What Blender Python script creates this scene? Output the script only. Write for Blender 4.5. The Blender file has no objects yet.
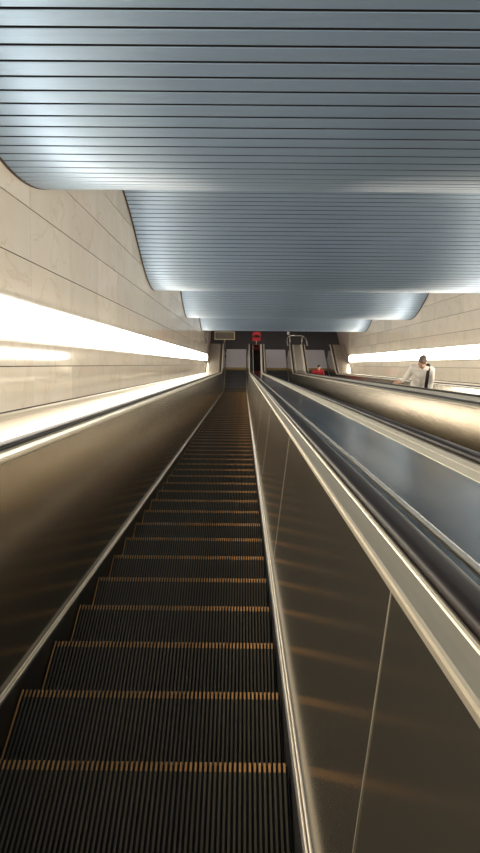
import bpy, bmesh, math, random
from mathutils import Vector, Matrix
random.seed(7)
sc = bpy.context.scene
COL = sc.collection
S30, C30 = 0.5, math.cos(math.radians(30))
H = 16.70                      # camera height above the lower landing
NN = -1.265                    # nosing plane below the camera (measured square to the slope)
XL, XR = -1.72, 5.03           # side walls
LANES = (-0.345, 1.655, 3.655) # escalator centre lines
T30 = S30 / C30
YC = (H + NN / C30) / T30      # where the nosing line meets the landing
RAD = 2.5

# ------------------------------------------------------------------ materials
def new_mat(name):
    m = bpy.data.materials.new(name); m.use_nodes = True
    nt = m.node_tree
    return m, nt, nt.nodes['Principled BSDF']

def simple(name, col, rough=0.5, metal=0.0, noise=0.0, nscale=3.0, stretch=(1, 1, 1), bump=0.0, rvar=0.0, coat=0.0):
    m, nt, b = new_mat(name)
    b.inputs['Base Color'].default_value = (*col, 1)
    b.inputs['Roughness'].default_value = rough
    b.inputs['Metallic'].default_value = metal
    if coat:
        b.inputs['Coat Weight'].default_value = coat
        b.inputs['Coat Roughness'].default_value = 0.05
    if noise or bump or rvar:
        tc = nt.nodes.new('ShaderNodeTexCoord'); mp = nt.nodes.new('ShaderNodeMapping')
        mp.inputs['Scale'].default_value = stretch
        n = nt.nodes.new('ShaderNodeTexNoise'); n.inputs['Scale'].default_value = nscale
        n.inputs['Detail'].default_value = 4
        nt.links.new(tc.outputs['Object'], mp.inputs['Vector']); nt.links.new(mp.outputs[0], n.inputs['Vector'])
        if noise:
            r = nt.nodes.new('ShaderNodeMapRange')
            r.inputs['To Min'].default_value = 1 - noise; r.inputs['To Max'].default_value = 1 + noise
            mx = nt.nodes.new('ShaderNodeVectorMath'); mx.operation = 'SCALE'
            mx.inputs[0].default_value = col
            nt.links.new(n.outputs['Fac'], r.inputs['Value'])
            nt.links.new(r.outputs[0], mx.inputs['Scale'])
            nt.links.new(mx.outputs[0], b.inputs['Base Color'])
        if rvar:
            r2 = nt.nodes.new('ShaderNodeMapRange')
            r2.inputs['To Min'].default_value = max(0.02, rough - rvar); r2.inputs['To Max'].default_value = rough + rvar
            nt.links.new(n.outputs['Fac'], r2.inputs['Value']); nt.links.new(r2.outputs[0], b.inputs['Roughness'])
        if bump:
            bp = nt.nodes.new('ShaderNodeBump'); bp.inputs['Strength'].default_value = bump; bp.inputs['Distance'].default_value = 0.02
            nt.links.new(n.outputs['Fac'], bp.inputs['Height']); nt.links.new(bp.outputs[0], b.inputs['Normal'])
    return m

def emit(name, col, strength):
    m, nt, b = new_mat(name)
    b.inputs['Base Color'].default_value = (0.9, 0.9, 0.88, 1)
    b.inputs['Emission Color'].default_value = (*col, 1)
    b.inputs['Emission Strength'].default_value = strength
    return m

def marble():
    m, nt, b = new_mat('cream_marble')
    N, L = nt.nodes, nt.links
    tc = N.new('ShaderNodeTexCoord'); geo = N.new('ShaderNodeNewGeometry')
    cmb = N.new('ShaderNodeCombineXYZ'); mul = N.new('ShaderNodeMath'); mul.operation = 'MULTIPLY'; mul.inputs[1].default_value = 37
    L.new(geo.outputs['Random Per Island'], mul.inputs[0])
    L.new(mul.outputs[0], cmb.inputs['X']); L.new(mul.outputs[0], cmb.inputs['Y'])
    add = N.new('ShaderNodeVectorMath'); L.new(tc.outputs['Object'], add.inputs[0]); L.new(cmb.outputs[0], add.inputs[1])
    n1 = N.new('ShaderNodeTexNoise'); n1.inputs['Scale'].default_value = 2.2; n1.inputs['Detail'].default_value = 6
    L.new(add.outputs[0], n1.inputs['Vector'])
    wv = N.new('ShaderNodeTexNoise'); wv.inputs['Scale'].default_value = 1.3; wv.inputs['Detail'].default_value = 5; wv.inputs['Distortion'].default_value = 0.8
    L.new(add.outputs[0], wv.inputs['Vector'])
    vr = N.new('ShaderNodeValToRGB')   # thin veins where the noise crosses one half
    e = vr.color_ramp.elements
    e[0].position = .485; e[0].color = (0, 0, 0, 1); e[1].position = .5; e[1].color = (1, 1, 1, 1)
    k = e.new(.515); k.color = (0, 0, 0, 1)
    L.new(wv.outputs['Fac'], vr.inputs['Fac'])
    cr = N.new('ShaderNodeValToRGB'); c = cr.color_ramp.elements
    c[0].position = .3; c[0].color = (0.90, 0.79, 0.655, 1); c[1].position = .75; c[1].color = (0.95, 0.865, 0.75, 1)
    L.new(n1.outputs['Fac'], cr.inputs['Fac'])
    mx = N.new('ShaderNodeMix'); mx.data_type = 'RGBA'; mx.blend_type = 'MULTIPLY'
    mx.inputs[7].default_value = (0.80, 0.72, 0.62, 1)
    vf = N.new('ShaderNodeMath'); vf.operation = 'MULTIPLY'; vf.inputs[1].default_value = 0.45
    L.new(vr.outputs['Color'], vf.inputs[0]); L.new(vf.outputs[0], mx.inputs[0])
    L.new(cr.outputs['Color'], mx.inputs[6])
    mr = N.new('ShaderNodeMapRange'); mr.inputs['To Min'].default_value = 0.90; mr.inputs['To Max'].default_value = 1.06
    L.new(geo.outputs['Random Per Island'], mr.inputs['Value'])
    sc_ = N.new('ShaderNodeVectorMath'); sc_.operation = 'SCALE'
    L.new(mx.outputs[2], sc_.inputs[0]); L.new(mr.outputs[0], sc_.inputs['Scale'])
    L.new(sc_.outputs[0], b.inputs['Base Color'])
    b.inputs['Roughness'].default_value = 0.07
    return m

def tiles():
    m, nt, b = new_mat('dark_floor_tiles')
    N, L = nt.nodes, nt.links
    tc = N.new('ShaderNodeTexCoord')
    br = N.new('ShaderNodeTexBrick'); br.offset = 0; br.inputs['Scale'].default_value = 1.0
    br.inputs['Color1'].default_value = (.055, .049, .05, 1); br.inputs['Color2'].default_value = (.062, .056, .058, 1)
    br.inputs['Mortar'].default_value = (.04, .036, .036, 1); br.inputs['Mortar Size'].default_value = .008
    br.inputs['Brick Width'].default_value = .6; br.inputs['Row Height'].default_value = .6
    L.new(tc.outputs['Object'], br.inputs['Vector']); L.new(br.outputs['Color'], b.inputs['Base Color'])
    b.inputs['Roughness'].default_value = .4
    return m

M = dict(
    marble=marble(), floor=tiles(),
    gap=simple('dark_joint', (.05, .035, .025), .8),
    slat=simple('blue_grey_aluminium', (.25, .34, .46), .40, .50, noise=.05, nscale=2, stretch=(.4, 1, 1), rvar=.04),
    slatshade=simple('ceiling_gap_shade', (.012, .009, .008), .9),  # near-black on slat lips and backing stands for shade in the gaps
    panel=simple('satin_steel_panel', (.43, .385, .315), .17, .93, noise=.10, nscale=1.6, stretch=(1, 1, 1)),
    steel=simple('brushed_steel', (.60, .55, .46), .30, 1.0, noise=.05, nscale=6, rvar=.04),
    bright=simple('bright_trim', (.86, .81, .72), .22, 1.0),
    trim=simple('satin_trim', (.66, .60, .50), .30, .7),
    bead=simple('bead_glint_white', (1.0, .97, .90), .3, .0),  # white base stands in for the strip light's glint on the bead
    deck=simple('inner_deck_steel', (.50, .44, .34), .42, .6, noise=.04, nscale=4),
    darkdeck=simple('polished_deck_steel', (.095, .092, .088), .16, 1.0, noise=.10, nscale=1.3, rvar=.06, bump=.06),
    litflank=simple('lit_flank_steel', (.72, .65, .52), .42, .3, noise=.05, nscale=3),  # lit copy of the flank steel, wall light put into the colour
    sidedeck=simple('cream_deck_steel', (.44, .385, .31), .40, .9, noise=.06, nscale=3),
    rubber=simple('black_rubber', (.014, .009, .008), .50, 0.0, noise=.1, nscale=8),
    skirt=simple('skirt_black', (.03, .028, .027), .38, .3),
    step=simple('step_aluminium', (.110, .088, .060), .42, .75, noise=.15, nscale=5),
    groove=simple('step_groove', (.012, .011, .010), .8),
    yellow=simple('worn_yellow_paint', (.42, .21, .062), .5, 0.0, noise=.6, nscale=9),
    yellowclean=simple('yellow_comb', (.30, .20, .06), .5),
    plate=simple('ribbed_landing_plate', (.64, .60, .61), .38, .3, noise=.06, nscale=5),
    hallwall=simple('pinkish_stone', (.36, .28, .235), .45, 0, noise=.10, nscale=2),
    plaster=simple('grey_plaster', (.30, .28, .27), .8, 0, noise=.05),
    housing=simple('white_lacquered_metal', (.75, .72, .66), .4, 0),
    light=emit('light_diffuser', (1.0, .92, .775), 9.4),
    lamp=emit('fill_lamp_diffuser', (1.0, .93, .86), 8.0),
    dot=emit('indicator_white', (1.0, 1.0, 1.0), 14.0),
    red=simple('red_enamel', (.50, .03, .04), .4, 0, noise=.05),
    black=simple('black_plastic', (.015, .014, .014), .45),
    board=simple('dark_board', (.085, .065, .05), .5, 0, noise=.1),
    frame=simple('tan_metal_frame', (.36, .30, .20), .4, .5),
    skin=simple('skin', (.56, .33, .22), .5, 0, noise=.05, nscale=9),
    hair=simple('brown_hair', (.15, .105, .075), .6, 0, noise=.35, nscale=60, bump=.4),
    hairblack=simple('black_hair', (.02, .016, .015), .6, 0, noise=.3, nscale=60, bump=.4),
    shirt=simple('white_cotton', (.88, .83, .77), .85, 0, noise=.05, nscale=8, bump=.6),
    collar=simple('white_collar_cotton', (.85, .82, .78), .85),
    trousers=simple('dark_wool', (.05, .05, .06), .9, 0, noise=.1),
    redcloth=simple('red_cloth', (.34, .014, .018), .8, 0, noise=.12, nscale=6, bump=.2),
    jeans=simple('dark_denim', (.04, .05, .09), .9, 0, noise=.15),
    shoe=simple('black_leather', (.02, .018, .016), .35),
    bag=simple('black_bag_fabric', (.022, .018, .02), .75, 0, noise=.2, nscale=20),
    eye=simple('dark_eye', (.03, .02, .018), .2),
    lip=simple('lip', (.42, .17, .14), .5),
)

M['rubber'].node_tree.nodes['Principled BSDF'].inputs['Specular IOR Level'].default_value = .22
# ------------------------------------------------------------------ object helpers
def link(name, bm, mats, parent=None, smooth=False):
    bmesh.ops.recalc_face_normals(bm, faces=bm.faces[:])
    me = bpy.data.meshes.new(name); bm.to_mesh(me); bm.free()
    for m in (mats if isinstance(mats, (list, tuple)) else [mats]): me.materials.append(m)
    if smooth:
        for p in me.polygons: p.use_smooth = True
    o = bpy.data.objects.new(name, me); COL.objects.link(o)
    if parent is not None: o.parent = parent
    return o

def tag(o, label=None, cat=None, group=None, kind=None):
    if label: o['label'] = label
    if cat: o['category'] = cat
    if group: o['group'] = group
    if kind: o['kind'] = kind
    return o

def empty(name, loc, label, cat, group=None):
    o = bpy.data.objects.new(name, None); COL.objects.link(o); o.location = loc
    o.empty_display_size = .2
    return tag(o, label, cat, group)

def box(bm, x0, x1, y0, y1, z0, z1, mi=0, bevel=0.0):
    v = [bm.verts.new((x, y, z)) for x in (x0, x1) for y in (y0, y1) for z in (z0, z1)]
    fs = [(0, 1, 3, 2), (4, 6, 7, 5), (0, 4, 5, 1), (2, 3, 7, 6), (0, 2, 6, 4), (1, 5, 7, 3)]
    faces = [bm.faces.new([v[i] for i in f]) for f in fs]
    for f in faces: f.material_index = mi
    if bevel:
        es = list({e for f in faces for e in f.edges})
        bmesh.ops.bevel(bm, geom=es, offset=bevel, segments=2, affect='EDGES', profile=.5)

def slab(bm, corners, thick):
    """prism: polygon (list of Vector) pushed along vector thick"""
    a = [bm.verts.new(c) for c in corners]; b = [bm.verts.new(Vector(c) + thick) for c in corners]
    n = len(a)
    bm.faces.new(a); bm.faces.new(b[::-1])
    for i in range(n): bm.faces.new((a[i], b[i], b[(i + 1) % n], a[(i + 1) % n]))

def tube(bm, pts, r, seg=10, cap=True):
    pts = [Vector(p) for p in pts]; rings = []
    up = Vector((0, 0, 1))
    for i, p in enumerate(pts):
        t = (pts[min(i + 1, len(pts) - 1)] - pts[max(i - 1, 0)]).normalized()
        a = t.cross(up if abs(t.z) < .95 else Vector((1, 0, 0))).normalized(); b = t.cross(a)
        rr = r[i] if isinstance(r, (list, tuple)) else r
        rings.append([bm.verts.new(p + rr * (math.cos(2 * math.pi * k / seg) * a + math.sin(2 * math.pi * k / seg) * b)) for k in range(seg)])
    for q, w in zip(rings, rings[1:]):
        for k in range(seg): bm.faces.new((q[k], q[(k + 1) % seg], w[(k + 1) % seg], w[k]))
    if cap: bm.faces.new(rings[0]); bm.faces.new(rings[-1][::-1])

# slope frame -> world (origin under the camera at the landing level)
def W(x, s, n): return Vector((x, s * C30 + n * S30, H - s * S30 + n * C30))

# path of the nosing line; entries (y, z, ny, nz)
def path(y0, y1):
    tl = RAD * math.tan(math.radians(15)); out = []
    ya = YC - tl * C30
    if y0 < ya:
        n = max(1, int((ya - y0) / 2.0))
        for i in range(n + 1):
            y = y0 + (ya - y0) * i / n
            if y1 is not None and y > y1: break
            out.append((y, -T30 * (y - YC), S30, C30))
    cy, cz = YC + tl, RAD
    for i in range(1, 9):
        a = math.radians(30 * (1 - i / 8))
        out.append((cy - RAD * math.sin(a), cz - RAD * math.cos(a), math.sin(a), math.cos(a)))
    if y1 > cy: out.append((y1, 0, 0, 1))
    return out

def nose_z(y):
    tl = RAD * math.tan(math.radians(15))
    if y < YC - tl * C30: return -T30 * (y - YC)
    if y > YC + tl: return 0.0
    d = YC + tl - y
    return RAD - math.sqrt(RAD * RAD - d * d)

YTOP, YEND, REND = -4.0, 29.35, .30
def rings_for(prof, xc, sgn, round_end=None, y0=YTOP, y1=YEND, down=None):
    """points of a profile [(x,h)] swept down the slope and along the landing, optionally over the newel nose"""
    R = []
    for (y, z, ny, nz) in path(y0, y1):
        R.append([Vector((xc + sgn * x, y + ny * h, z + nz * h)) for x, h in prof])
    if round_end:
        base = round_end
        for i in range(1, 9):
            a = math.radians(90 * i / 8)
            R.append([Vector((xc + sgn * x, y1 + math.sin(a) * (h - base), base + math.cos(a) * (h - base))) for x, h in prof])
        R.append([Vector((xc + sgn * x, y1 + (h - base), down)) for x, h in prof])
    return R

def sweep(bm, R, closed=False, cap=False, mi=0):
    V = [[bm.verts.new(p) for p in r] for r in R]
    n = len(V[0]); m = n if closed else n - 1
    for a, b in zip(V, V[1:]):
        for k in range(m):
            f = bm.faces.new((a[k], a[(k + 1) % n], b[(k + 1) % n], b[k])); f.material_index = mi
    if cap and closed:
        bm.faces.new(V[0]); bm.faces.new(V[-1][::-1])

def rel(o, root):
    """keep the mesh where it is under a root that stands elsewhere (roots have no rotation)"""
    o.parent = root; o.location = -Vector(root.location) if True else o.location
    return o

# ------------------------------------------------------------------ escalator step
NT = 64
def step_meshes():
    bm = bmesh.new(); w = 1.0 / NT; g = .012
    prof = [(-.40, 0, 1), (-.030, 0, 1), (0, 0, 1), (.006, -.012, 1), (-.004, -.11, 1), (-.03, -.225, 1)]
    nrm = [(0, 1), (0, 1), (-.3, .9), (-1, .2), (-1, 0), (-1, 0)]
    xs = []
    for i in range(NT):
        a = -.5 + i * w
        xs += [(a + .0005, 1), (a + w * .48, 1), (a + w * .53, 0), (a + w * .97, 0)]
    xs += [(.5, 1)]
    def strip(bm, rows, mats_fn):
        V = []
        for (y, z, _), (ny, nz) in rows:
            V.append([bm.verts.new((x, y + (0 if hi else ny * g), z - (0 if hi else abs(nz) * g))) for x, hi in xs])
        for a, b in zip(V, V[1:]):
            for k in range(len(xs) - 1):
                f = bm.faces.new((a[k], a[k + 1], b[k + 1], b[k]))
                f.material_index = mats_fn(xs[k][1] and xs[k + 1][1])
    rows = list(zip(prof, nrm))
    strip(bm, rows[:2], lambda hi: 0 if hi else 1)
    strip(bm, rows[2:], lambda hi: 0 if hi else 1)
    bmesh.ops.recalc_face_normals(bm, faces=bm.faces[:])
    body = bpy.data.meshes.new('step'); bm.to_mesh(body); bm.free()
    body.materials.append(M['step']); body.materials.append(M['groove'])
    bm = bmesh.new()
    strip(bm, rows[1:3], lambda hi: 0 if hi else 1)
    for x0, x1 in ((-.500, -.494),): box(bm, x0, x1, -.395, -.031, -.004, .0025)
    bmesh.ops.recalc_face_normals(bm, faces=bm.faces[:])
    edge = bpy.data.meshes.new('safety_edge'); bm.to_mesh(edge); bm.free()
    edge.materials.append(M['yellow']); edge.materials.append(M['groove'])
    return body, edge
STEP, EDGE = step_meshes()

# the nearest fully visible step nose is 2.03 m down the slope from the camera foot
Y0STEP = 2.03 * C30 + NN * S30
YCOMB = 28.38
HR_H, HR_X = .900, .703

def ell(cx, ch, a, b, n=14, p=.6):
    out = []
    for k in range(n):
        t = 2 * math.pi * k / n; c, s = math.cos(t), math.sin(t)
        out.append((cx + a * math.copysign(abs(c) ** p, c), ch + b * math.copysign(abs(s) ** p, s)))
    return out

def escalator(idx, label):
    xc = LANES[idx]
    root = empty('escalator', (xc, YEND, 0), label, 'escalator', 'escalators side by side')
    def part(name, bm, mat, parent=None, smooth=False):
        o = link(name, bm, mat, None, smooth)
        if parent is None:
            o.parent = root; o.location = -root.location
        else:
            o.parent = parent
        return o
    for sg in (-1, 1):
        # balustrade panels, 2.5 m each, joints square to the slope
        edges = [s for s in [1.2 + 2.7 * k for k in range(-2, 12)]]
        ys = [YTOP] + [s * C30 - .6325 for s in edges if YTOP + .4 < s * C30 - .6325 < YC - 1.2] + [YEND]
        for a, b in zip(ys, ys[1:]):
            bm = bmesh.new()
            prof = [(.533, .050), (.622, .858), (.648, .858), (.559, .050)]
            R = []
            if b < YEND:
                for y, e in ((a, .0015), (b, -.0015)):
                    R.append([Vector((xc + sg * x, y + e + S30 * h, nose_z(y) + C30 * h)) for x, h in prof])
            else:
                R = rings_for(prof, xc, sg, None, a, b)
            sweep(bm, R, True, True)
            p = part('balustrade_panel', bm, M['panel'])
            if b < YEND and idx == 0 and sg > 0:
                bm = bmesh.new()
                x0, x1 = .5328, .6218
                pts = [(x0, .062), (x1, .856)]
                q = []
                for e in (-.0016, .0016):
                    for off in (.0, -.0012):
                        for x, h in pts:
                            q.append(Vector((xc + sg * (x + off), b + e * C30 + S30 * h, nose_z(b) - e * S30 + C30 * h)))
                vs = [bm.verts.new(v) for v in q]
                for f in ((0, 1, 3, 2), (4, 6, 7, 5), (0, 2, 6, 4), (1, 5, 7, 3), (2, 3, 7, 6), (0, 4, 5, 1)): bm.faces.new([vs[i] for i in f])
                part('joint_strip', bm, M['deck'], p)
        # newel nose of the panel
        bm = bmesh.new(); poly = [Vector((xc + sg * .600, YEND, .02)), Vector((xc + sg * .600, YEND + REND, .02))]
        for i in range(9):
            a = math.radians(90 * (1 - i / 8)); poly.append(Vector((xc + sg * .600, YEND + REND * math.sin(a), .547 + REND * math.cos(a))))
        slab(bm, poly, Vector((sg * .03, 0, 0)))
        part('newel_panel', bm, M['panel'])
        # skirt and its double bright trim
        bm = bmesh.new(); sweep(bm, rings_for([(.507, -.30), (.507, .043), (.511, .046), (.530, .046), (.530, -.30)], xc, sg, None, YTOP, YEND + .2), True, True)
        part('skirt', bm, M['skirt'])
        bm = bmesh.new()
        for bx, br in ((.5155, .0048), (.5265, .0055)):
            sweep(bm, rings_for([(bx + br * math.cos(math.radians(a)), .046 + 2 * br * math.sin(math.radians(a))) for a in range(0, 181, 20)], xc, sg, None, YTOP, YEND + .2), True, True)
        part('skirt_trim', bm, M['trim'], None, True)
        # inner deck
        bm = bmesh.new()
        sweep(bm, rings_for([(.626, .854), (.617, .857), (.614, .862), (.614, .873), (.616, .879), (.621, .882), (.640, .885), (.658, .889), (.660, .892), (.664, .895), (.669, .894), (.669, .86), (.640, .85)], xc, sg, .55, YTOP, YEND, .05), True, True)
        part('inner_deck', bm, M['deck'])
        # handrail
        bm = bmesh.new()
        sweep(bm, rings_for(ell(HR_X, HR_H, .032, .015), xc, sg, .55, YTOP, YEND, .22), True, True)
        part('handrail', bm, M['rubber'], smooth=True)
        bm = bmesh.new()
        sweep(bm, rings_for([(.669, .86), (.669, .889), (.741, .889), (.741, .86)], xc, sg, .55, YTOP, YEND, .08), True, True)
        part('handrail_guide', bm, M['steel'])
    # unseen slab added below the steps to block stray world light
    bm = bmesh.new(); sweep(bm, rings_for([(-.62, -.55), (-.62, -.50), (.62, -.50), (.62, -.55)], xc, 1, None, YTOP, 30.3), True, True)
    part('light_block_pan', bm, M['skirt'])
    # steps
    y = Y0STEP - .4 * 10
    first = None
    while y < YCOMB + .15:
        z = nose_z(y)
        o = bpy.data.objects.new('step', STEP); COL.objects.link(o); o.parent = root
        o.location = Vector((xc, y, z)) - root.location
        e = bpy.data.objects.new('safety_edge', EDGE); COL.objects.link(e); e.parent = o
        if first is None: e['label'] = 'worn yellow painted step edge'
        first = o
        y += .4
    # comb and landing plates
    bm = bmesh.new(); box(bm, xc - .5, xc + .5, YCOMB + .04, YCOMB + .22, .002, .022, 0, .004)
    for i in range(48):
        x = xc - .49 + i * .98 / 47
        box(bm, x - .004, x + .004, YCOMB - .02, YCOMB + .05, .002, .016)
    cb = part('comb', bm, M['yellowclean']); cb['label'] = 'yellow comb teeth'
    bm = bmesh.new(); box(bm, xc - .505, xc + .505, YCOMB + .22, 30.45, -.02, .02, 0, .004)
    for i in range(40):
        x = xc - .48 + i * .96 / 39
        box(bm, x - .005, x + .005, YCOMB + .26, 30.40, .02, .023)
    part('landing_plate', bm, M['plate'])
    return root

E1 = escalator(0, 'empty left escalator running straight down ahead, all its dark ribbed steps in view')
E2 = escalator(1, 'middle escalator right of the dark polished deck, steps hidden behind its balustrade')
E3 = escalator(2, 'right escalator that carries the man in white and the person in red')

# ------------------------------------------------------------------ decks between and beside the escalators
def mid_deck(i, label, face):
    xa, xb = LANES[i] + .745, LANES[i + 1] - .745
    L = xb - xa
    root = empty('balustrade_deck', ((xa + xb) / 2, YEND, 0), label, 'escalator deck', 'decks between the escalators')
    def part(name, bm, m, smooth=False):
        o = link(name, bm, m, root, smooth); o.location = -root.location; return o
    for nm, x0, sg in (('deck_flank', xa, 1), ('deck_flank', xb, -1)):
        bm = bmesh.new()
        sweep(bm, rings_for([(0, .84), (0, .860), (.060, .860), (.078, .860), (.078, .84)] if sg > 0 else [(0, .84), (0, .888), (.012, .891), (.040, .880), (.042, .8775), (.078, .862), (.078, .84)], x0, sg, .55, YTOP, YEND, .03), True, True)
        part(nm, bm, M[face if sg > 0 else 'litflank'])
    bm = bmesh.new()
    sweep(bm, rings_for([(.078, .83), (.078, .860), (L - .078, .860), (L - .078, .83)], xa, 1, .55, YTOP, YEND, .03), True, True)
    part('deck_panel', bm, M[face])
    bm = bmesh.new()
    sweep(bm, rings_for([(.066 + .008 - .008 * math.cos(math.radians(a)), .863 + .008 * math.sin(math.radians(a))) for a in range(-20, 201, 20)], xa, 1, .55, YTOP, YEND, .03), True, True)
    part('bead_strip', bm, M['bead'], True)
    bm = bmesh.new()
    box(bm, xa - .1, xb + .1, YEND + .02, YEND + .22, .02, .55, 0, .01)
    part('newel_base', bm, M['panel'])
    return root
mid_deck(0, 'dark polished deck between the left and middle escalators, with a thin bead whitened for its glint', 'darkdeck')
mid_deck(1, 'steel deck, paled for mirrored wall light, between the middle and right escalators, in front of the man in white', 'sidedeck')  # lighter steel than the first deck, for the wall light it mirrors

def side_deck(xc, sg, wall, label):
    w = abs(wall - xc) - .004
    root = empty('balustrade_deck', (xc + sg * 1.0, YEND, 0), label, 'escalator deck', 'decks along the walls')
    def part(name, bm, m, smooth=False):
        o = link(name, bm, m, root, smooth); o.location = -root.location; return o
    bm = bmesh.new()
    sweep(bm, rings_for([(.745, .84), (.745, .886), (.757, .892), (.775, .888), (.80, .876), (.80, .84)], xc, sg, .55, YTOP, YEND, .03), True, True)
    part('deck_flank', bm, M['bright'])
    bm = bmesh.new()
    sweep(bm, rings_for([(.80, .84), (.80, .875), (.83, .878), (1.22, .884), (1.22, .84)], xc, sg, .55, YTOP, YEND, .03), True, True)
    part('deck_panel', bm, M['sidedeck'])
    bm = bmesh.new()
    sweep(bm, rings_for([(1.222, .84), (1.222, .885), (1.335, .890), (w - .012, .900), (w - .012, .84)], xc, sg, .55, YTOP, YEND, .03), True, True)
    part('wall_flashing', bm, M['steel'])
    bm = bmesh.new()
    x0, x1 = sorted((xc + sg * .66, xc + sg * (w - .02)))
    box(bm, x0, x1, YEND + .02, YEND + .22, .02, .55, 0, .01)
    part('newel_base', bm, M['panel'])
side_deck(LANES[0], -1, XL, 'pale deck between the left escalator handrail and the left marble wall')
side_deck(LANES[2], 1, XR, 'pale deck between the right escalator handrail and the right marble wall')

# ------------------------------------------------------------------ marble walls
def wall(name, x, sg, seed):
    rnd = random.Random(seed)
    bm = bmesh.new(); g = .003
    rows = [-.80, -.36] + [-.03 + .42 * k for k in range(8)]
    S0, S1, LEN = -7.0, 32.2, 1.25
    for r, (a, b) in enumerate(zip(rows, rows[1:])):
        s = S0
        while s < S1 - .05:
            e = min(s + LEN, S1)
            gg = .004 if r else .006
            slab(bm, [W(x, s + .0015, a + gg), W(x, e - .0015, a + gg), W(x, e - .0015, b - gg), W(x, s + .0015, b - gg)], Vector((sg * .03, 0, 0)))
            s = e
    bk = [W(x + sg * .012, S0, rows[0]), W(x + sg * .012, S1, rows[0]), W(x + sg * .012, S1, rows[-1]), W(x + sg * .012, S0, rows[-1])]
    n0 = len(bm.faces)
    slab(bm, bk, Vector((sg * .3, 0, 0)))
    bm.faces.ensure_lookup_table()
    for f in bm.faces[n0:]: f.material_index = 1
    return tag(link(name, bm, [M['marble'], M['gap']]), kind='structure')
wall('wall_left', XL, -1, 3); wall('wall_right', XR, 1, 5)

# ------------------------------------------------------------------ wall lights: one long glowing strip on each wall
def wall_light(x, sg, label):
    n0, n1, s0, s1 = .165, .475, -6.5, 31.85
    nc, hh = (n0 + n1) / 2, (n1 - n0) / 2
    root = empty('wall_light', W(x, s1, n0), label, 'wall light', 'strip lights on the walls')
    def section(s, k, d):      # s along, k scale of half height
        out = []
        for i in range(9):
            t = math.radians(-90 + 180 * i / 8)
            out.append(W(x - sg * (d * math.cos(t)), s, nc + hh * k * math.sin(t)))
        return out
    R = []
    s = s0
    while s < s1 - hh - .01: R.append(section(s, 1, .05)); s += 2.0
    for i in range(9):
        a = math.radians(90 * i / 8.2); R.append(section(s1 - hh + hh * math.sin(a), math.cos(a), .05 * (.35 + .65 * math.cos(a))))
    bm = bmesh.new(); sweep(bm, R)
    o = link('diffuser', bm, M['light'], root, True); o.location = -root.location
    bm = bmesh.new()
    hp = hh + .012
    poly = [W(x - sg * .012, s0, nc - hp), W(x - sg * .012, s1 - hh, nc - hp)]
    for i in range(13):
        a = math.radians(-90 + 180 * i / 12); poly.append(W(x - sg * .012, s1 - hh + hp * math.cos(a), nc + hp * math.sin(a)))
    poly.append(W(x - sg * .012, s0, nc + hp))
    slab(bm, poly, Vector((sg * .0115, 0, 0)))
    o = link('housing', bm, M['housing'], root); o.location = -root.location
wall_light(XL, -1, 'long glowing strip light along the left marble wall')
wall_light(XR, 1, 'long glowing strip light along the right wall, behind the man in white')

# ------------------------------------------------------------------ wavy slatted ceiling
CA, CB, CP, CS0 = 1.945, .555, 7.6, 5.2
def cn(s): return CA - CB * math.cos(2 * math.pi * (s - CS0) / CP)
S_A, S_B, PITCH, GAP = -6.0, 32.4, .110, .0145
pts = []; s = S_A; acc = 0; ds = .002; nxt = 0
while s < S_B:
    d = (cn(s + ds) - cn(s)) / ds
    acc += ds * math.sqrt(1 + d * d)
    if acc >= nxt:
        pts.append(s); nxt += PITCH
    s += ds
XA, XB = XL + .022, XR - .022
bm = bmesh.new(); bmB = bmesh.new()
def cnrm(s):
    d = (cn(s + .01) - cn(s - .01)) / .02
    l = math.sqrt(1 + d * d); return (-d / l, 1 / l), (1 / l, d / l)
backs = []
for a, b in zip(pts, pts[1:]):
    (ns, nn), (ts, tn) = cnrm((a + b) / 2)
    ga = GAP / 2
    prof = []
    pa = (a + ts * ga, cn(a) + tn * ga); pb = (b - ts * ga, cn(b) - tn * ga)
    m = ((pa[0] + pb[0]) / 2 - ns * .0012, (pa[1] + pb[1]) / 2 - nn * .0012)
    lip = .022
    prof = [(pa[0] + ns * lip, pa[1] + nn * lip), (pa[0] + ns * .003, pa[1] + nn * .003), (pa[0] + ts * .003, pa[1] + tn * .003), m,
            (pb[0] - ts * .003, pb[1] - tn * .003), (pb[0] + ns * .003, pb[1] + nn * .003), (pb[0] + ns * lip, pb[1] + nn * lip)]
    va = [bm.verts.new(W(XA, s_, n_)) for s_, n_ in prof]; vb = [bm.verts.new(W(XB, s_, n_)) for s_, n_ in prof]
    for k in range(6): bm.faces.new((va[k], vb[k], vb[k + 1], va[k + 1])).material_index = 1 if k in (0, 5) else 0  # slat lips coloured black to darken the gaps like shade
bmesh.ops.recalc_face_normals(bm, faces=bm.faces[:])
V0 = None
for s in pts:
    (ns, nn), _ = cnrm(s)
    q = (s + ns * .03, cn(s) + nn * .03)
    V1 = (bm.verts.new(W(XL + .002, *q)), bm.verts.new(W(XR - .002, *q)))
    if V0:
        f = bm.faces.new((V0[0], V0[1], V1[1], V1[0])); f.material_index = 1
    V0 = V1
tag(link('ceiling', bm, [M['slat'], M['slatshade']]), kind='structure')
for k, (x, sg) in enumerate(((XL, 1), (XR, -1))):
    bm = bmesh.new(); R = []
    for i in range(0, len(pts)):
        (ns, nn), _ = cnrm(pts[i]); s_, n_ = pts[i], cn(pts[i])
        R.append([W(x + sg * .001, s_ - ns * .004, n_ - nn * .004), W(x + sg * .021, s_ - ns * .004, n_ - nn * .004), W(x + sg * .021, s_ + ns * .03, n_ + nn * .03), W(x + sg * .001, s_ + ns * .03, n_ + nn * .03)])
    sweep(bm, R, True, True)
    tag(link('trim_%d' % (k + 1), bm, M['gap']), kind='structure')

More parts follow.
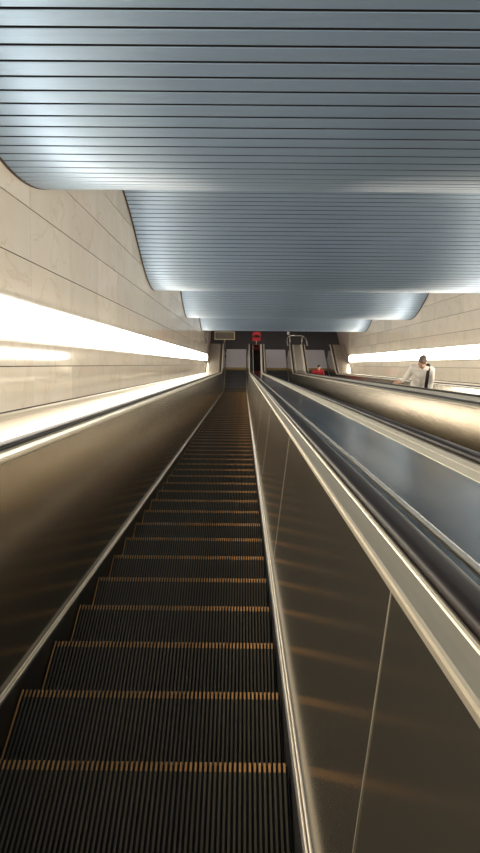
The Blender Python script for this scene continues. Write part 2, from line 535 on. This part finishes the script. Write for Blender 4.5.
# ------------------------------------------------------------------ lower hall
def sbox(name, x0, x1, y0, y1, z0, z1, m, bevel=0):
    bm = bmesh.new(); box(bm, x0, x1, y0, y1, z0, z1, 0, bevel)
    return tag(link(name, bm, m), kind='structure')
sbox('floor', -3.5, 7.0, 25.0, 40.0, -.25, 0, M['floor'])
yl = W(0, 32.2, 0).y
bm = bmesh.new(); box(bm, XL - .25, XL - .004, 26.6, 37.0, 0, 4.6); tag(link('wall_lower_left', bm, M['hallwall']), kind='structure')
bm = bmesh.new(); box(bm, XR + .004, XR + .25, 26.6, 37.0, 0, 4.6); tag(link('wall_lower_right', bm, M['hallwall']), kind='structure')
sbox('wall_back', XL - .25, XR + .25, 37.0, 37.3, 0, 4.6, M['plaster'])
sbox('ceiling_hall', XL - .25, XR + .25, 29.3, 37.3, 3.3, 3.5, M['plaster'])

for k, x in enumerate((-.345, 1.655, 3.655)):  # unseen lamps, added to brighten the landing plates
    root = empty('hall_fill_lamp', (x, 30.6, 3.3), ('unseen square lamp added to light the left landing', 'unseen square lamp added to light the middle landing', 'unseen square lamp added to light the right landing')[k], 'fill lamp', 'fill lamps of the lower hall')
    bm = bmesh.new(); box(bm, x - .3, x + .3, 30.3, 30.9, 3.26, 3.2995, 0, .005); o = link('lamp_frame', bm, M['housing'], root); o.location = -root.location
    bm = bmesh.new(); box(bm, x - .27, x + .27, 30.33, 30.87, 3.25, 3.2595); o = link('diffuser', bm, M['lamp'], root); o.location = -root.location

# ------------------------------------------------------------------ things around the newels
def info_board():
    cx, y, z = -.93, 29.95, 1.06
    root = empty('notice_board', (cx, y, 0), 'dark framed board on a post by the foot of the left wall', 'sign')
    up = Vector((0, .35, .94)).normalized(); bk = Vector((0, .94, -.35)).normalized()
    def quad(w0, w1, h0, h1): 
        c_ = Vector((cx, y, z))
        return [c_ + Vector((w0, 0, 0)) + up * h0, c_ + Vector((w1, 0, 0)) + up * h0, c_ + Vector((w1, 0, 0)) + up * h1, c_ + Vector((w0, 0, 0)) + up * h1]
    bm = bmesh.new(); slab(bm, quad(-.47, .47, -.17, .17), bk * .02); o = link('board', bm, M['board'], root); o.location = -root.location
    bm = bmesh.new()
    for q in (quad(-.51, .51, .17, .205), quad(-.51, .51, -.205, -.17), quad(-.51, -.47, -.17, .17), quad(.47, .51, -.17, .17)): slab(bm, [p - bk * .008 for p in q], bk * .035)
    o = link('frame', bm, M['frame'], root); o.location = -root.location
    bm = bmesh.new(); tube(bm, [(cx, y + .05, .012), (cx, y + .04, 1.0)], .022); o = link('post', bm, M['steel'], root, True); o.location = -root.location
    bm = bmesh.new(); tube(bm, [(cx, y + .05, 0), (cx, y + .05, .015)], .14, 20); o = link('foot', bm, M['steel'], root); o.location = -root.location
info_board()

def red_sign():
    cx, y = (LANES[0] + LANES[1]) / 2, 29.82
    root = empty('warning_sign', (cx, y, 0), 'red sign with a black band on the newel end between the left and middle escalators', 'sign')
    bm = bmesh.new(); tube(bm, [(cx, y, 0), (cx, y, 1.0)], .025); o = link('post', bm, M['steel'], root, True); o.location = -root.location
    bm = bmesh.new(); tube(bm, [(cx, y, 0), (cx, y, .015)], .13, 20); o = link('foot', bm, M['steel'], root); o.location = -root.location
    bm = bmesh.new()
    poly = [(-.20, .86), (.20, .86), (.20, 1.10), (.21, 1.22)] + [(.21 * math.cos(math.radians(a)), 1.22 + .14 * math.sin(math.radians(a))) for a in range(15, 180, 15)] + [(-.21, 1.22), (-.20, 1.10)]
    slab(bm, [Vector((cx + a, y - .03, b)) for a, b in poly], Vector((0, .05, 0)))
    o = link('sign_face', bm, M['red'], root); o.location = -root.location
    bm = bmesh.new()
    poly = [(-.205, 1.08)] + [(-.205 + .41 * i / 8, 1.08 - .035 * math.sin(math.pi * i / 8)) for i in range(1, 9)] + [(.12, 1.19), (0, 1.215), (-.12, 1.19)]
    slab(bm, [Vector((cx + a, y - .038, b)) for a, b in poly], Vector((0, .008, 0)))
    o = link('band', bm, M['black'], root); o.location = -root.location; o['label'] = 'black band'
red_sign()

def guard():
    cx = (LANES[1] + LANES[2]) / 2
    root = empty('guard_rail', (cx, 29.6, 0), 'arched steel guard rail around the newel end between the middle and right escalators', 'guard rail')
    pts_ = [(-.48, 29.1), (-.48, 29.65), (-.44, 29.9), (-.30, 30.13), (.30, 30.13), (.44, 29.9), (.48, 29.65), (.48, 29.1)]
    bm = bmesh.new(); tube(bm, [(cx + a, b, 1.0) for a, b in pts_], .028); o = link('rail', bm, M['steel'], root, True); o.location = -root.location
    for a, b in ((-.30, 30.13), (.30, 30.13)):
        bm = bmesh.new(); tube(bm, [(cx + a, b, 0), (cx + a, b, .99)], .022); o = link('post', bm, M['steel'], root, True); o.location = -root.location
    bm = bmesh.new(); box(bm, cx + .24, cx + .40, 30.17, 30.25, 1.0, 1.28, 0, .01); o = link('control_box', bm, M['black'], root); o.location = -root.location
    bm = bmesh.new(); box(bm, cx - .46, cx - .34, 30.17, 30.23, 1.02, 1.16, 0, .01); o = link('call_box', bm, M['plate'], root); o.location = -root.location
guard()

# ------------------------------------------------------------------ people
def cone(bm, p, q, r0, r1, seg=16):
    """closed round-ended limb from p to q"""
    p, q = Vector(p), Vector(q); d = (q - p); L_ = d.length; d.normalize()
    a = d.orthogonal().normalized(); b = d.cross(a); rings = []
    st = [(-r0 * math.sin(t), r0 * math.cos(t)) for t in (1.2, .7, .3)] + [(L_ * f, r0 + (r1 - r0) * f) for f in (0, .25, .5, .75, 1)] + [(L_ + r1 * math.sin(t), r1 * math.cos(t)) for t in (.3, .7, 1.2)]
    for u, r in st: rings.append([bm.verts.new(p + d * u + r * (math.cos(2 * math.pi * k / seg) * a + math.sin(2 * math.pi * k / seg) * b)) for k in range(seg)])
    for v, w in zip(rings, rings[1:]):
        for k in range(seg): bm.faces.new((v[k], v[(k + 1) % seg], w[(k + 1) % seg], w[k]))
    bm.faces.new(rings[0][::-1]); bm.faces.new(rings[-1])

def ball(bm, c_, r, rot=None, mtx=None):
    m = Matrix.Translation(c_) @ (rot.to_4x4() if rot else Matrix.Identity(4)) @ Matrix.Diagonal((*r, 1))
    if mtx: m = mtx @ m
    bmesh.ops.create_uvsphere(bm, u_segments=24, v_segments=16, radius=1, matrix=m)

def fuse(name, bm, mat, parent, voxel, smooth=4, z_cut=None):
    """fuse overlapping closed shapes into one continuous skin"""
    bmesh.ops.recalc_face_normals(bm, faces=bm.faces[:])
    me = bpy.data.meshes.new(name + '_raw'); bm.to_mesh(me); bm.free()
    t = bpy.data.objects.new(name + '_raw', me); COL.objects.link(t)
    r = t.modifiers.new('r', 'REMESH'); r.mode = 'VOXEL'; r.voxel_size = voxel
    sm = t.modifiers.new('s', 'SMOOTH'); sm.iterations = smooth; sm.factor = .5
    dg = bpy.context.evaluated_depsgraph_get(); dg.update()
    new = bpy.data.meshes.new_from_object(t.evaluated_get(dg)); new.name = name
    bpy.data.objects.remove(t); bpy.data.meshes.remove(me)
    new.materials.clear(); new.materials.append(mat)
    for p in new.polygons: p.use_smooth = True
    o = bpy.data.objects.new(name, new); COL.objects.link(o); o.parent = parent
    return o

def person(loc, rz, sc_, J, headrot, label, cloth):
    """J: joints in local metres, the figure faces -Y; x>0 is the figure's left (viewer's right)"""
    root = empty('person', loc, label, 'person'); root.rotation_euler = (0, 0, rz); root.scale = (sc_,) * 3
    V = {k: Vector(v) for k, v in J.items() if isinstance(v, tuple)}
    HM = Matrix.Translation(V['head']) @ headrot.to_4x4()
    def head(bm, grow=0):
        ball(bm, (0, .012, .035), (.075, .095, .09), mtx=HM)          # skull
        ball(bm, (0, -.022, -.035), (.058, .066, .078), mtx=HM)       # face
        ball(bm, (0, -.052, -.093), (.030, .026, .020), mtx=HM)       # chin
        ball(bm, (0, -.078, .020), (.050, .016, .014), mtx=HM)        # brow
        ball(bm, (0, -.098, -.022), (.013, .020, .024), mtx=HM)       # nose
        ball(bm, (0, -.088, -.002), (.009, .014, .026), mtx=HM)
        ball(bm, (0, -.082, -.058), (.024, .010, .009), mtx=HM)       # mouth
        for s in (-1, 1):
            ball(bm, (s * .077, .012, -.012), (.012, .022, .032), mtx=HM)   # ears
            ball(bm, (s * .040, -.066, -.028), (.022, .018, .020), mtx=HM)  # cheekbones
    def hand(bm, s, wr, dirv, palm, curl):
        """five separate fingers curling towards palm"""
        d = Vector(dirv).normalized(); pn = Vector(palm).normalized(); pn = (pn - d * pn.dot(d)).normalized(); sd = d.cross(pn) * (-s)
        c0 = Vector(wr)
        for k in range(4):
            off = (k - 1.5) * .020
            cone(bm, c0 + sd * off * .6, c0 + d * .085 + sd * off, .014, .011, 10)
            L1 = (.040, .046, .043, .034)[k]
            a = c0 + d * .088 + sd * off * 1.1; ang = curl * .7
            b = a + (d * math.cos(ang) + pn * math.sin(ang)) * L1
            c2 = b + (d * math.cos(ang * 2) + pn * math.sin(ang * 2)) * L1 * .72
            e = c2 + (d * math.cos(ang * 2.8) + pn * math.sin(ang * 2.8)) * L1 * .5
            cone(bm, a, b, .0098, .0090, 10); cone(bm, b, c2, .0090, .0082, 10); cone(bm, c2, e, .0082, .0070, 10)
        t0 = c0 + d * .025 - sd * .028; t1 = t0 + (d * .55 - sd * .75 + pn * .3).normalized() * .042; t2 = t1 + (d * .85 - sd * .15 + pn * .5).normalized() * .034
        cone(bm, t0, t1, .0135, .0115, 10); cone(bm, t1, t2, .0110, .0085, 10)
    bm = bmesh.new()
    head(bm)
    cone(bm, V['neck'], HM @ Vector((0, .015, -.05)), .058, .052)
    cone(bm, V['chest'], V['neck'] - Vector((0, 0, .03)), .105, .06)
    for s, q in ((-1, 'r'), (1, 'l')):
        cone(bm, V['neck'] + Vector((s * .04, .01, -.03)), V[q + 'sh'], .055, .05)
        cone(bm, V[q + 'sh'], V[q + 'el'], .050, .040); cone(bm, V[q + 'el'], V[q + 'wr'], .040, .026)
        cone(bm, V['pelvis'] + Vector((s * .09, 0, -.02)), V[q + 'kn'], .085, .055); cone(bm, V[q + 'kn'], V[q + 'an'], .055, .036)
        cone(bm, V[q + 'an'] + Vector((0, .02, -.03)), V[q + 'an'] + Vector((0, -.12, -.045)), .036, .030)
        hand(bm, s, V[q + 'wr'], J[q + 'hd'], J[q + 'pn'], J.get(q + 'cu', .6))
    ball(bm, (V['chest'] + V['spine']) / 2, (.155, .10, .20)); ball(bm, V['chest'], (.165, .105, .13)); ball(bm, V['spine'], (.145, .095, .15)); ball(bm, V['pelvis'], (.155, .105, .12))
    body = fuse('body', bm, M['skin'], root, .0065, 3)
    # top: torso and sleeves
    bm = bmesh.new()
    ball(bm, V['chest'] + Vector((0, .005, .01)), (.178, .122, .145)); ball(bm, (V['chest'] + V['spine']) / 2, (.170, .118, .20)); ball(bm, V['spine'], (.160, .115, .16)); ball(bm, V['pelvis'] + Vector((0, 0, .03)), (.178, .128, .12))
    cone(bm, V['chest'] + Vector((0, .02, 0)), V['neck'] - Vector((0, -.012, .045)), .12, .078)
    for s, q in ((-1, 'r'), (1, 'l')):
        cone(bm, V['neck'] + Vector((s * .05, .01, -.045)), V[q + 'sh'], .068, .070)
        cone(bm, V['chest'] + Vector((s * .07, 0, 0)), V[q + 'sh'], .10, .072)
        w_ = V[q + 'el'] + (V[q + 'wr'] - V[q + 'el']) * .80
        cone(bm, V[q + 'sh'], V[q + 'el'], .072, .060); cone(bm, V[q + 'el'], w_, .060, .044)
        cone(bm, w_ - (V[q + 'wr'] - V[q + 'el']).normalized() * .02, w_ + (V[q + 'wr'] - V[q + 'el']).normalized() * .012, .046, .044)
    top = fuse(cloth['top'], bm, M[cloth['topm']], root, .010, 14)
    if cloth.get('collar'):        # button placket down the front
        from mathutils.bvhtree import BVHTree
        bt = BVHTree.FromPolygons([v.co for v in top.data.vertices], [tuple(p.vertices) for p in top.data.polygons])
        bm = bmesh.new(); R = []; spots = []
        for i in range(24):
            z = V['pelvis'].z + .02 + (V['neck'].z - .07 - V['pelvis'].z - .02) * i / 23
            row = []
            for x, e in ((-.016, .001), (-.015, .0045), (.015, .0045), (.016, .001)):
                h = bt.ray_cast(Vector((x, -1, z)), Vector((0, 1, 0)))[0]
                if h is None: break
                row.append(h + Vector((0, -e, 0)))
            if len(row) == 4:
                R.append(row)
                if i % 4 == 2: spots.append((row[1] + row[2]) / 2)
        sweep(bm, R, False); pk = link('placket', bm, M['collar'], root, True)
        for p in spots:
            bm = bmesh.new(); ball(bm, p + Vector((0, -.001, 0)), (.006, .003, .006)); link('button', bm, M['housing'], pk, True)
    # trousers
    bm = bmesh.new()
    ball(bm, V['pelvis'] + Vector((0, 0, -.02)), (.170, .122, .12))
    for s, q in ((-1, 'r'), (1, 'l')):
        cone(bm, V['pelvis'] + Vector((s * .09, 0, -.03)), V[q + 'kn'], .098, .072); cone(bm, V[q + 'kn'], V[q + 'an'] + Vector((0, .01, .0)), .072, .058)
    fuse('trousers', bm, M[cloth['legm']], root, .010, 4)
    for s, q in ((-1, 'r'), (1, 'l')):
        bm = bmesh.new()
        cone(bm, V[q + 'an'] + Vector((0, .03, -.035)), V[q + 'an'] + Vector((0, -.15, -.045)), .046, .040)
        box(bm, V[q + 'an'].x - .043, V[q + 'an'].x + .043, V[q + 'an'].y - .19, V[q + 'an'].y + .07, V[q + 'an'].z - .085, V[q + 'an'].z - .055)
        fuse('shoe', bm, M['shoe'], root, .008, 3)
    # collar: a folded ring around the neck, open in front
    if cloth.get('collar'):
        bm = bmesh.new(); R = []
        ax = (V['head'] - V['neck']).normalized()
        for i in range(17):
            t = math.radians(-72 + 324 * i / 16)
            c_ = V['neck'] + Vector((0, .008, -.03))
            rad = Vector((math.cos(t), math.sin(t), 0))
            dz = .045 + .012 * math.sin(t)
            R.append([c_ + rad * .068 + Vector((0, 0, dz)), c_ + rad * .094 + Vector((0, 0, dz - .05)), c_ + rad * .088 + Vector((0, 0, dz - .052)), c_ + rad * .062 + Vector((0, 0, dz - .004))])
        sweep(bm, R, True, True); link('collar', bm, M['collar'], root, True)
    # hair: cap over the skull, cleared from the face
    bm = bmesh.new()
    ball(bm, (0, .020, .044), (.082, .100, .092), mtx=HM)
    ball(bm, (0, .045, -.010), (.076, .072, .080), mtx=HM)
    ball(bm, (0, -.045, .090), (.062, .050, .034), mtx=HM)
    for s in (-1, 1): ball(bm, (s * .068, .012, .025), (.014, .030, .042), mtx=HM)
    fuse('hair', bm, M[cloth['hair']], root, .007, 3)
    for s in (-1, 1):
        bm = bmesh.new(); ball(bm, (s * .030, -.081, .002), (.011, .007, .007), mtx=HM); link('eye', bm, M['eye'], root, True)
    bm = bmesh.new(); ball(bm, (0, -.089, -.058), (.021, .006, .006), mtx=HM); link('mouth', bm, M['lip'], root, True)
    return root

def Rm(x, y, z):
    from mathutils import Euler
    return Euler((math.radians(x), math.radians(y), math.radians(z)), 'XYZ').to_matrix()

MAN = dict(pelvis=(0, .05, .95), spine=(0, .02, 1.12), chest=(0, -.06, 1.32), neck=(-.005, -.12, 1.475), head=(-.03, -.195, 1.612),
           rsh=(-.185, -.07, 1.40), rel=(-.265, .03, 1.165), rwr=(-.385, -.20, 1.145), rhd=(-.78, -.5, .10), rpn=(-.25, 0, -1), rcu=.75,
           lsh=(.185, -.06, 1.40), lel=(.235, -.01, 1.12), lwr=(.215, -.13, .89), lhd=(0, -.25, -1), lpn=(-1, 0, 0), lcu=.55,
           rkn=(-.10, 0, .50), ran=(-.10, .05, .088), lkn=(.10, -.01, .50), lan=(.10, .05, .088))
def tread(y):
    k = math.ceil((y - Y0STEP) / .4 - 1e-6); yn = Y0STEP + .4 * k
    return nose_z(yn)
MX, MY = 3.52, 11.45
man = person((MX, MY, tread(MY)), math.radians(-14), 1.0, MAN, Rm(24, 5, -24), 'person in a white shirt with a dark bag strap, looking down on the right escalator',
             dict(top='shirt', topm='shirt', legm='trousers', hair='hair', collar=True))

man.scale = (.95, .97, 1.055)
# shoulder bag of the man: strap from the left shoulder down to a black bag at the hip
def bag():
    root = empty('shoulder_bag', man.location, 'black shoulder bag hanging from the shoulder of the person in white', 'bag'); root.rotation_euler = man.rotation_euler; root.scale = man.scale
    path_ = [(.10, .10, 1.40), (.105, .03, 1.475), (.11, -.05, 1.49), (.12, -.13, 1.46), (.125, -.185, 1.38), (.13, -.195, 1.25), (.135, -.165, 1.12), (.145, -.14, 1.02)]
    bm = bmesh.new(); R = []
    for i, p in enumerate(path_):
        a = Vector(path_[max(i - 1, 0)]); b = Vector(path_[min(i + 1, len(path_) - 1)]); t = (b - a).normalized()
        sd = Vector((1, 0, 0)); nr = t.cross(sd).normalized(); p = Vector(p)
        R.append([p - sd * .033 - nr * .004, p + sd * .033 - nr * .004, p + sd * .033 + nr * .004, p - sd * .033 + nr * .004])
    sweep(bm, R, True, True); link('strap', bm, M['bag'], root)
    bm = bmesh.new(); box(bm, .055, .17, -.24, -.135, .72, 1.03, 0, .03); link('pouch', bm, M['bag'], root, True)
    bm = bmesh.new(); box(bm, .053, .172, -.245, -.13, .90, 1.035, 0, .03); link('flap', bm, M['bag'], root, True)
bag()

KID = dict(pelvis=(0, .03, .90), spine=(0, .02, 1.08), chest=(0, 0, 1.28), neck=(0, -.01, 1.44), head=(0, -.04, 1.555),
           rsh=(-.18, 0, 1.37), rel=(-.34, -.05, 1.20), rwr=(-.44, -.25, 1.13), rhd=(-.3, -.8, 0), rpn=(0, 0, -1), rcu=.7,
           lsh=(.18, 0, 1.37), lel=(.27, .02, 1.10), lwr=(.26, -.12, .90), lhd=(0, -.4, -1), lpn=(-1, 0, 0), lcu=.5,
           rkn=(-.10, -.01, .48), ran=(-.10, .04, .088), lkn=(.10, -.01, .48), lan=(.10, .04, .088))
PX, PY = 3.40, 26.1
person((PX, PY, tread(PY)), 0, .91, KID, Rm(-8, 0, 0), 'person in a red top, far down at the foot of the right escalator',
       dict(top='jacket', topm='redcloth', legm='jeans', hair='hairblack', collar=False))

# ------------------------------------------------------------------ camera, world, view
cam_d = bpy.data.cameras.new('camera'); cam = bpy.data.objects.new('camera', cam_d); COL.objects.link(cam)
F = 670.0
cam_d.sensor_fit = 'VERTICAL'; cam_d.sensor_height = 36; cam_d.lens = F / 853 * 36; cam_d.clip_start = .02
pitch = math.radians(30) + math.atan((426.5 - 364.5) / F); yaw = math.atan(3.0 / F)
cam.rotation_mode = 'XYZ'
m = Matrix.Rotation(yaw, 3, 'Z') @ Matrix.Rotation(math.pi / 2 - pitch, 3, 'X') @ Matrix.Rotation(.007, 3, 'Z')
cam.rotation_euler = m.to_euler(); cam.location = (0, 0, H)
sc.camera = cam
w = bpy.data.worlds.new('world'); sc.world = w; w.use_nodes = True
bg = w.node_tree.nodes['Background']; bg.inputs['Color'].default_value = (.85, .90, 1.0, 1); bg.inputs['Strength'].default_value = .35
sc.view_settings.view_transform = 'Standard'; sc.view_settings.look = 'None'
sc.view_settings.gamma = 1; sc.view_settings.use_curve_mapping = False
sc.view_settings.exposure = 1.0
sc.cycles.max_bounces = 8
sc.cycles.use_denoising = True
sc.cycles.use_adaptive_sampling = False
